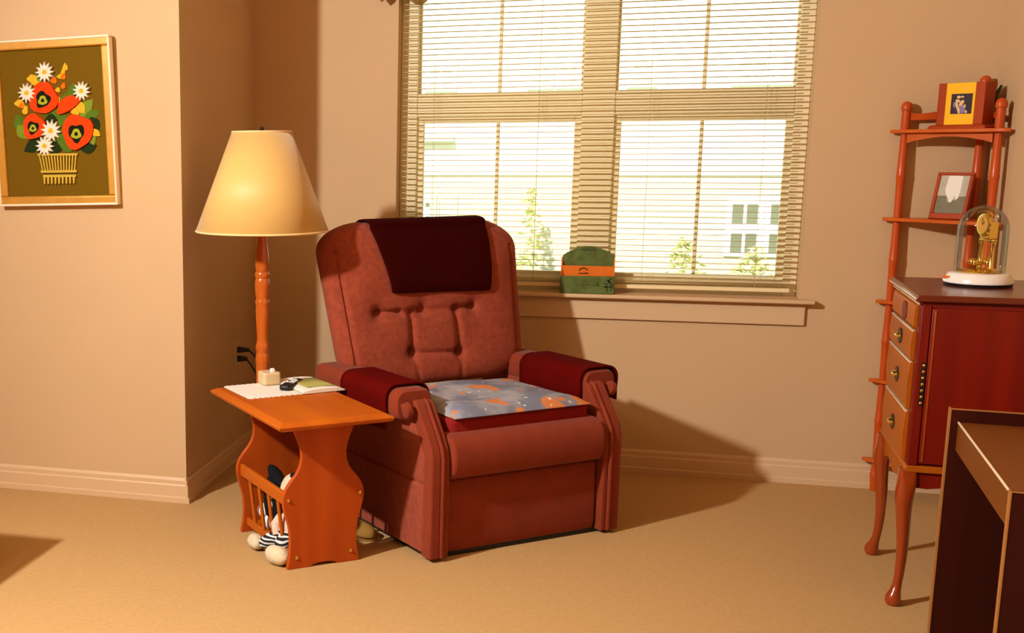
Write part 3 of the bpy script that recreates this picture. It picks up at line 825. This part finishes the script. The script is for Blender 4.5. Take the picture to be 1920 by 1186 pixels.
# block picture on the top shelf
FA = math.radians(-44)
ck = thing('photo_block', 'wooden block with a yellow mat and dark photo on the top shelf', 'photo block', (1.272, 5.294, 1.5095), FA)
obj('foot_moulding', MB().loft([[(sx*a, sy*b, z) for sx, sy in ((-1, -1), (1, -1), (1, 1), (-1, 1))] for a, b, z in ((.112, .052, 0), (.112, .052, .006), (.106, .047, .012), (.094, .040, .015))]), 'photo_wood', ck, smooth=False)
obj('block', MB().bb(-.090, .090, -.036, .036, .015, .174), 'photo_wood', ck, bevel=.002)
ym = obj('yellow_mat', MB().bb(-.056, .056, -.0385, -.0355, .0155, .1735), 'yellow', ck)
ph = obj('photo', MB().bb(-.034, .047, -.0400, -.0384, .056, .132), 'night', ym)
fg = MB()
for (x, z, rx, rz, a) in ((-.006, .130, .007, .006, .3), (.008, .131, .008, .004, 0), (-.008, .115, .010, .006, .4), (-.010, .096, .005, .018, -.25), (-.002, .076, .005, .014, -.2), (.012, .110, .005, .007, .2), (.006, .105, .007, .014, .5), (.020, .093, .004, .008, 0), (.027, .070, .004, .006, 0)):
    fg.ell((x, -.0400, z*.94-.003), (rx, .0012, rz), Ry(a), 12, 6)
obj('photo_figure', fg, 'skin', ym)
fg = MB()
for (x, z, rx, rz) in ((.008, .088, .010, .014), (.012, .074, .016, .010), (-.020, .100, .006, .012)): fg.ell((x, -.0396, z*.94-.003), (rx, .0012, rz), None, 12, 6)
obj('photo_clothing', fg, 'lilac', ym)
pt = thing('potted_plant', 'small dark green leaf plant tucked behind the photo block', 'plant', (1.360, 5.335, 1.5095))
obj('pot', MB().lathe([(.020, 0), (.026, .05), (.028, .055), (.022, .055), (.020, .045)], n=20), 'darkmetal', pt)
for k in range(6):
    a = .2+k*1.05; lfm = MB(); P = []
    for j in range(9):
        t = j/8; wd = .016*math.sin(PI*min(1, t*.95+.05)); r = .012+.030*t*t; z = .05+.115*t
        c_, s_ = math.cos(a), math.sin(a)
        P.append([(r*c_-wd*s_, r*s_+wd*c_, z), (r*c_*1.1, r*s_*1.1, z-.003), (r*c_+wd*s_, r*s_-wd*c_, z)])
    lfm.grid(P); obj('leaf', lfm, 'leafdark', pt, solid=.0015)
# framed photo on second shelf
fp = thing('framed_photo', 'tilted wooden photo frame with a faded grey picture on the second shelf', 'photo frame', (1.248, 5.312, 1.1565), math.radians(-36))
tl_ = Matrix.Rotation(math.radians(-17), 4, 'X')
m1 = MB(); w2, h2 = .054, .082
m1.bb(-w2-.014, w2+.014, -.008, .012, h2*2+.014, h2*2+.026); m1.bb(-w2-.014, w2+.014, -.008, .008, 0, .024); m1.bb(-w2-.014, -w2, -.008, .008, .024, h2*2+.014); m1.bb(w2, w2+.014, -.008, .008, .024, h2*2+.014)
m1.bm.transform(tl_); f1 = obj('frame', m1, 'photo_wood', fp, bevel=.003)
m1 = MB(); m1.bb(-w2, w2, -.002, .006, .024, h2*2+.014); m1.bm.transform(tl_); obj('photo', m1, 'greyphoto', fp)
m1 = MB(); m1.prism([(-w2, .095), (-.02, .095), (-.012, .072), (.0, .066), (.004, .080), (.02, .076), (.024, .092), (w2, .095), (w2, h2*2+.014), (-w2, h2*2+.014)], -.0030, -.0018, XtZ); m1.bm.transform(tl_); obj('photo_sky', m1, 'palephoto', fp)
m1 = MB().prism([(-.024, .176), (.0, .177), (.028, .176), (.030, .12), (.026, .085), (.018, .080), (.012, .095), (.004, .070), (-.004, .068), (-.010, .085), (-.022, .10), (-.028, .12)], -.0042, -.0028, XtZ); m1.bm.transform(tl_); obj('photo_figure', m1, 'paper', fp)
m1 = MB().prism([(0.060, .13), (.090, 0), (.085, 0), (.052, .12)], -.02, .02, tYZ); obj('easel_back', m1, 'photo_wood', fp)

# ------------------------------------------------------------------ armoire
AA = -.0595
AO = Vector((.902, 4.022, 0))
am = thing('jewelry_armoire', 'red mahogany jewelry armoire on cabriole legs by the right wall', 'armoire', AO, AA)
AD, AW = .415, .525
obj('body', MB().bb(.004, AD, .004, AW-.004, .452, .975), 'mahog', am, bevel=.003)
obj('lid', MB().prism([(-.016, .979), (-.020, .985), (-.020, .991), (-.012, .999), (AD+.01, .999), (AD+.01, .979)], -.016, AW+.016, lambda p, q, t: (p, t, q)), 'mahog_top', am, bevel=.003)
for yy in (0,): tag(obj('lid_glint', MB().bb(-.0215, -.0185, -.012, AW+.010, .9835, .9885), 'glint', am, bevel=.001), 'pale painted lid glint'); tag(obj('lid_glint', MB().bb(-.0095, -.0065, .002, AW-.002, .9675, .9715), 'glint', am, bevel=.001), 'pale painted glint under the lid')  # window glints along the lid painted as pale strips
obj('lid_moulding', MB().bb(-.006, AD, .006, AW-.006, .966, .979), 'mahog', am, bevel=.003)
obj('waist_moulding', MB().prism([(-.004, .444), (-.010, .449), (-.010, .456), (-.003, .464), (AD+.005, .464), (AD+.005, .444)], -.009, AW+.009, lambda p, q, t: (p, t, q)), 'mahog_front_lit', am, bevel=.002)
# front face frame and drawers
obj('face_stile', MB().bb(-.002, .006, .002, .046, .464, .966), 'mahog', am)
obj('face_stile', MB().bb(-.002, .006, AW-.046, AW-.002, .464, .966), 'mahog', am)
def drawer(z0, z1, first=False):
    d = obj('drawer', MB().prism([(-.004, z0), (-.013, z0+.004), (-.016, (z0+z1)/2), (-.013, z1-.005), (-.006, z1), (.006, z1), (.006, z0)], .048, AW-.048, lambda p, q, t: (p, t, q)), 'mahog_front_lit', am, bevel=.002)
    zc = (z0+z1)/2; yc = .246
    tag(obj('drawer_glint', MB().bb(-.0135, -.004, .050, AW-.050, z1-.0035, z1+.0008), 'glint', d, bevel=.001), 'pale painted top glint')  # window glint on the drawer's top edge painted as a strip
    bpm = MB().prism([(yc+.040*math.cos(a)*(1+.14*math.cos(4*a)), zc+.002+.025*math.sin(a)) for a in [2*PI*i/24 for i in range(24)]], -.0185, -.0150, lambda p, q, t: (t, p, q))
    b = obj('pull_plate', bpm, 'darkmetal', d)
    tag(obj('pull_handle', MB().tube([(-.018, yc-.028, zc+.006), (-.026, yc-.026, zc+.003), (-.029, yc, zc+.002), (-.026, yc+.026, zc+.003), (-.018, yc+.028, zc+.006)], .0045, 8), 'brass', b), 'brass bail handle')
drawer(.788, .882); drawer(.632, .783); drawer(.468, .627)
tpn = obj('upper_panel', MB().prism([(-.003, .889), (-.012, .893), (-.014, .925), (-.012, .957), (-.004, .963), (.006, .963), (.006, .889)], .048, AW-.048, lambda p, q, t: (p, t, q)), 'mahog_front_lit', am, bevel=.002)
tag(obj('oval_reflection', MB().prism([(.215+.045*math.cos(a), .925+.030*math.sin(a)) for a in [2*PI*i/28 for i in range(28)]], -.0155, -.0120, lambda p, q, t: (t, p, q)), 'mahog', tpn), 'dark red painted oval reflection')  # dark reflection on the panel painted as a raised oval
# side door facing the room (y = 0 side)
sd = MB(); sd.bb(.028, AD-.02, -.006, .006, .472, .958)
sdo = obj('side_door', sd, 'mahog', am, bevel=.003)
for x0_, x1_ in ((.034, .040), (AD-.034, AD-.028)): obj('door_bead', MB().bb(x0_, x1_, -.0080, -.005, .478, .952), 'mahog_leg', sdo, bevel=.001)
obj('corner_stile', MB().bb(-.001, .026, -.005, .004, .464, .966), 'mahog', am, bevel=.003)
hg = obj('hinge_strip', MB().bb(.012, .024, -.0075, -.004, .655, .792), 'darkmetal', am)
hs = MB()
for k in range(7): hs.ell((.018, -.0085, .664+.0197*k), (.0045, .003, .0050))
tag(obj('hinge_studs', hs, 'brass', hg), 'brass studs on the hinge')
# aprons
obj('side_apron', MB().prism([(.02, .446), (.02, .392), (.06, .390), (.11, .398), (.16, .386), (.21, .378), (.26, .386), (.31, .398), (.36, .390), (.40, .392), (.40, .446)], .004, .016, XtZ), 'mahog', am)
obj('front_apron', MB().prism([(.02, .446), (.02, .385), (.06, .375), (.12, .395), (.19, .385), (.26, .372), (.33, .385), (.40, .395), (.46, .375), (.505, .385), (.505, .446)], .002, .014, lambda p, q, t: (t, p, q)), 'mahog_front_lit', am)
gl = MB()
for y, z in ((.14, .424), (.10, .414), (.065, .402)): gl.ell((.001, y, z), (.003, .011, .006))
tag(obj('apron_glint', gl, 'brass', am), 'small brass apron glints')  # glints on the front apron modelled as small brass ellipsoids
def cab_leg(cx, cy, sx, sy):
    pts = [(.448, 0, .024), (.41, .000, .0265), (.375, .0045, .027), (.345, .005, .0255), (.30, .002, .022), (.25, -.002, .0195), (.20, -.004, .0175), (.15, -.0045, .0155), (.10, -.002, .0140), (.07, .001, .0135), (.048, .006, .0165), (.030, .011, .0225), (.014, .011, .0235), (.004, .010, .020), (0, .010, .017)]
    rings = []
    for z, o, r in pts:
        sq = min(1, max(0, (z-.34)/.08)); ring_ = []
        for i in range(20):
            a = 2*PI*i/20; k = 1/max(abs(math.cos(a)), abs(math.sin(a))); k = 1+(min(k, 1.25)-1)*sq
            ring_.append((cx+sx*o+r*k*math.cos(a), cy+sy*o+r*k*math.sin(a), z))
        rings.append(ring_)
    obj('leg', MB().loft(rings), 'mahog_leg', am)
for cx, sx in ((.006, -1), (AD-.02, 1)):
    for cy, sy in ((.018, -1), (AW-.018, 1)): cab_leg(cx, cy, sx, sy)

# anniversary clock on the armoire
XAr = Vector((math.cos(AA), math.sin(AA), 0)); YAr = Vector((-math.sin(AA), math.cos(AA), 0))
kc = thing('dome_clock', 'brass clock under a glass dome on the armoire top', 'clock', AO+XAr*.207+YAr*.335+Vector((0, 0, .9993)), math.radians(-75))
obj('foot_ring', MB().lathe([(.096, 0), (.098, .006), (.092, .009)], n=48), 'black', kc)
kb = obj('base', MB().lathe([(.090, .007), (.100, .010), (.101, .016), (.089, .036), (.084, .041), (.066, .043)], n=48), 'ceramic', kc)
tag(kb, 'white ceramic base')
fl_ = MB()
for k in range(6):
    a = -2.0+.09*k; fl_.ell((.097*math.cos(a), .097*math.sin(a), .022+.003*(k % 3)), (.006, .006, .003))
obj('painted_flowers', fl_, 'orange', kb)
obj('dome', MB().loft([[(r*math.cos(2*PI*i/48), r*math.sin(2*PI*i/48), z) for i in range(48)] for r, z in [(.073, .0415), (.073, .180)]+[(.073*math.cos(a), .180+.076*math.sin(a)) for a in [PI/2*i/10 for i in range(1, 10)]]+[(.004, .259)]], cap=False), 'dome', kc)
obj('gallery', MB().lathe([(.062, .0415), (.064, .046), (.050, .052), (.030, .054)], n=40), 'brass', kc)
for sx in (-1, 1): obj('column', MB().lathe([(.012, .052), (.008, .058), (.007, .130), (.010, .136), (.010, .142)], (sx*.030, .018, 0), 16), 'brass', kc)
obj('movement_plate', MB().bb(-.040, .040, .010, .026, .142, .150).bb(-.026, .026, .004, .034, .15, .205), 'brass', kc, bevel=.003)
dm = MB().lathe([(.036, 0), (.038, .003), (.036, .006), (.030, .007)], n=36); dm.bm.transform(Matrix.Translation((0, .004, .195)) @ Matrix.Rotation(PI/2, 4, 'X'))
dd = obj('dial', dm, 'brass', kc)
dm = MB().lathe([(.028, 0), (.028, .0015)], n=36); dm.bm.transform(Matrix.Translation((0, -.0028, .195)) @ Matrix.Rotation(PI/2, 4, 'X')); obj('dial_face', dm, 'gold', dd)
obj('hands', MB().box((.006, -.0049, .200), (.016, .001, .002), Ry(-.7)).box((0, -.0049, .206), (.0018, .001, .022)), 'black', dd)
pdm = MB().cyl((0, .0, .142), (0, 0, .075), .0015, 8)
for k in range(4):
    a = PI/2*k+.5; pdm.ell((.026*math.cos(a), .026*math.sin(a), .075), (.011, .011, .011)); pdm.cyl((0, 0, .075), (.026*math.cos(a), .026*math.sin(a), .075), .002, 6)
obj('pendulum', pdm, 'brass', kc)
obj('finial', MB().lathe([(.010, .205), (.012, .211), (.006, .217), (.009, .226), (.001, .236)], (0, .018, 0), 16), 'brass', kc)

# ------------------------------------------------------------------ dark desk
DA = -.0973
dk = thing('dark_table', 'dark brown wood table with raised back panel in the lower right corner', 'table', (.853, 2.877, 0), DA)
DL, DWd = .714, .485
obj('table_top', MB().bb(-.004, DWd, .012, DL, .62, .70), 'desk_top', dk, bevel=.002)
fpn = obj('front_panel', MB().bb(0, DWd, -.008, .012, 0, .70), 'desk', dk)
obj('lit_edge', MB().bb(-.0035, 0, -.009, .013, 0, .7015).bb(0, DWd, -.009, -.004, .70, .7025), 'desk_edge_lit', fpn)
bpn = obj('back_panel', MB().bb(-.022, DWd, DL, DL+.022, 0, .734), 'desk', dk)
obj('lit_edge', MB().bb(-.0265, -.022, DL-.001, DL+.022, 0, .7375).bb(-.022, DWd, DL-.001, DL+.004, .734, .7375), 'desk_edge_lit', bpn)
obj('lit_edge_strip', MB().bb(-.0055, -.001, .014, DL-.002, .6985, .7012), 'gold_glint', dk)  # light catching the top's edge painted as a pale strip

# low table just out of frame at the left (throws the shadow on the carpet)
lt = thing('unseen_coffee_table', 'unseen low wooden coffee table standing left of the side table', 'coffee table', (-2.53, 2.97, 0))
obj('table_top', MB().bb(-.50, .47, -.50, .47, .46, .49), 'oak', lt, bevel=.006)
for sx in (-.44, .41):
    for sy in (-.44, .41): obj('leg', MB().bb(sx-.025, sx+.025, sy-.025, sy+.025, 0, .46), 'oak_v', lt, bevel=.004)

# ------------------------------------------------------------------ outside
EY = 25.0; K = EY/YW
def ex(x): return x*K
def ez(z): return 1.45+(z-1.45)*K
M['siding'] = mat('cream_siding', (.58, .56, .42), .8, .2, var=.05, vscale=2)
M['siding2'] = mat('pale_siding', (.80, .80, .74), .8, .2)
M['whitetrim'] = mat('white_house_trim', (.93, .93, .93), .6, .2)
M['house_glass'] = mat('house_window_blinds', (.20, .21, .14), .4, .4, var=.4, vscale=3.0, stretch=(.01, .01, 3))
M['house_glass_pale'] = mat('house_upper_glass', (.46, .46, .38), .4, .4)
M['roofedge'] = mat('eave_trim', (.62, .60, .52), .7, .2)
M['grass'] = mat('lawn_grass', (.40, .46, .18), .95, .05, var=.3, vscale=2)
M['shrubleaf'] = mat('shrub_leaf', (.72, .72, .40), .9, .1, var=.10, vscale=6)
GZ = -1.05
struct('ground_outside', MB().bb(-22, 22, YW+.6, EY+14, GZ-.2, GZ), 'grass', smooth=False)
hb = thing('neighbouring_house', 'pale sided house seen through the window blind', 'house', (0, EY, GZ))
def hl(m): m.bm.transform(Matrix.Translation((0, -EY, -GZ))); return m
m = MB(); m.bb(-13, 13, EY, EY+6, GZ, ez(1.325)); 
lowwall = obj('lower_wall', hl(m), 'siding', hb, smooth=False)
m = MB(); m.bb(-13, 13, EY, EY+6, ez(1.325)+.12, 7.2); obj('upper_wall', hl(m), 'siding2', hb, smooth=False)
m = MB(); m.bb(-13, 13, EY-.03, EY+6, ez(1.325), ez(1.325)+.12); obj('band_course', hl(m), 'siding2', hb, smooth=False)
m = MB()
for i in range(22):
    z = GZ+.25+i*.125
    if z < ez(1.30): m.bb(-13, 13, EY-.012, EY, z, z+.02)
obj('siding_laps', hl(m), 'siding2', hb, smooth=False)
def hwin(x0, x1, z0, z1, nx, trimw=.08, gm='house_glass'):
    X0, X1, Z0, Z1 = ex(x0), ex(x1), ez(z0), ez(z1)
    m = MB(); m.bb(X0-trimw, X1+trimw, EY-.06, EY, Z0-trimw, Z1+trimw)
    wn = obj('house_window', hl(m), 'whitetrim', hb, smooth=False)
    m = MB()
    for i in range(nx):
        a = X0+(X1-X0)*i/nx+.03; b = X0+(X1-X0)*(i+1)/nx-.03; zm = (Z0+Z1)/2
        xm = (a+b)/2
        for (p, q) in ((a, xm-.03), (xm+.03, b)):
            m.bb(p, q, EY-.07, EY-.06, Z0, zm-.10); m.bb(p, q, EY-.07, EY-.06, zm+.10, Z1)
    obj('house_pane', hl(m), gm, wn, smooth=False)
hwin(.460, .575, 1.000, 1.205, 1); hwin(.612, .725, 1.000, 1.205, 1)
hwin(-.90, -.80, 1.12, 1.20, 1)
for a, b in ((-.84, -.73), (-.39, -.31), (-.27, -.19), (.03, .12), (.45, .57), (.61, .72)): hwin(a, b, 1.715, 1.80, 1, .08, 'house_glass_pale')
m = MB(); m.bb(ex(-.87), ex(-.72), EY-.2, EY, ez(1.475), ez(1.495)); obj('porch_eave', hl(m), 'roofedge', hb, smooth=False)
m = MB()
for x in (-.78, -.69): m.bb(ex(x)-.07, ex(x)+.07, EY-.95, EY-.8, GZ, ez(1.24))
obj('porch_post', hl(m), 'siding', hb, smooth=False)
def bush(x, y, h, wd, label, n=160):
    o = thing('shrub', label, 'shrub', (x, y, GZ), 0, 'shrubs by the neighbouring house')
    m = MB()
    for k in range(n):
        t = random.random(); r = wd*(1-t*.8)*math.sqrt(random.random()); a = random.random()*2*PI
        cx_, cy_, cz_ = r*math.cos(a), r*math.sin(a), h*(.08+.92*t); s = .07+.05*random.random()
        rot = Matrix.Rotation(random.random()*6, 3, 'Z') @ Matrix.Rotation(random.random()*3, 3, 'X')
        m.flat([Vector((cx_, cy_, cz_))+rot @ Vector(p) for p in ((-s, 0, 0), (0, -s*.5, 0), (s, 0, 0), (0, s*.5, 0))])
    obj('foliage', m, 'shrubleaf', o, smooth=False)
    obj('stem', MB().cyl((0, 0, 0), (0, 0, h*.85), .03, 8, .01), 'shrubleaf', o)
bush(ex(-.355), EY-1.0, 1.7, .38, 'slender pale young tree seen through the lower left window')
bush(ex(.28), EY-.8, .75, .45, 'low shrub seen above the sill right of the letter holder')
bush(ex(.55), EY-.8, .6, .5, 'low shrub under the neighbouring house window')

# ------------------------------------------------------------------ lights
def light(name, kind, loc, energy, color, size=.1, rot=None):
    l = bpy.data.lights.new(name, kind); l.energy = energy; l.color = color
    if kind == 'POINT': l.shadow_soft_size = size
    if kind == 'SUN': l.angle = size
    if kind == 'AREA': l.size = size
    o = bpy.data.objects.new(name, l); COL.objects.link(o); o.location = loc
    if rot: o.rotation_euler = rot
    return o
kl = light('room_lamp', 'AREA', (-2.58, 1.5, 2.64), 226, (1, 1, .97), .20)
kl.data.shape = 'DISK'; kl.rotation_euler = Vector((.91, .22, -.34)).to_track_quat('-Z', 'Y').to_euler()
light('sun', 'SUN', (0, -5, 12), 8, (1, .96, .86), .02, (math.radians(50), 0, math.radians(-12)))
W = bpy.data.worlds.new('sky'); SC.world = W; W.use_nodes = True
W.node_tree.nodes['Background'].inputs[0].default_value = (.92, .97, 1, 1)
W.node_tree.nodes['Background'].inputs[1].default_value = 1.5

# ------------------------------------------------------------------ camera
yaw, pitch, roll, f, ppx, ppy, H = -.2978666, .1748962, -.0056865, 2217.38, 475.24, 669.46, 1.45
f0 = Vector((math.sin(yaw), math.cos(yaw), 0)); r0 = Vector((math.cos(yaw), -math.sin(yaw), 0)); up = Vector((0, 0, 1))
fw = math.cos(pitch)*f0-math.sin(pitch)*up; u0 = math.sin(pitch)*f0+math.cos(pitch)*up
rr = math.cos(roll)*r0+math.sin(roll)*u0; uu = -math.sin(roll)*r0+math.cos(roll)*u0
cd = bpy.data.cameras.new('camera'); co = bpy.data.objects.new('camera', cd); COL.objects.link(co)
co.matrix_world = Matrix(((rr.x, uu.x, -fw.x, 0), (rr.y, uu.y, -fw.y, 0), (rr.z, uu.z, -fw.z, H), (0, 0, 0, 1)))
cd.sensor_fit = 'HORIZONTAL'; cd.sensor_width = 36; cd.lens = f*36/1920
cd.shift_x = (960-ppx)/1920; cd.shift_y = (ppy-593)/1920
cd.clip_start = .05; cd.clip_end = 200
SC.camera = co
vs = SC.view_settings
vs.view_transform = 'Standard'; vs.look = 'None'; vs.gamma = 1; vs.exposure = 0; vs.use_curve_mapping = False
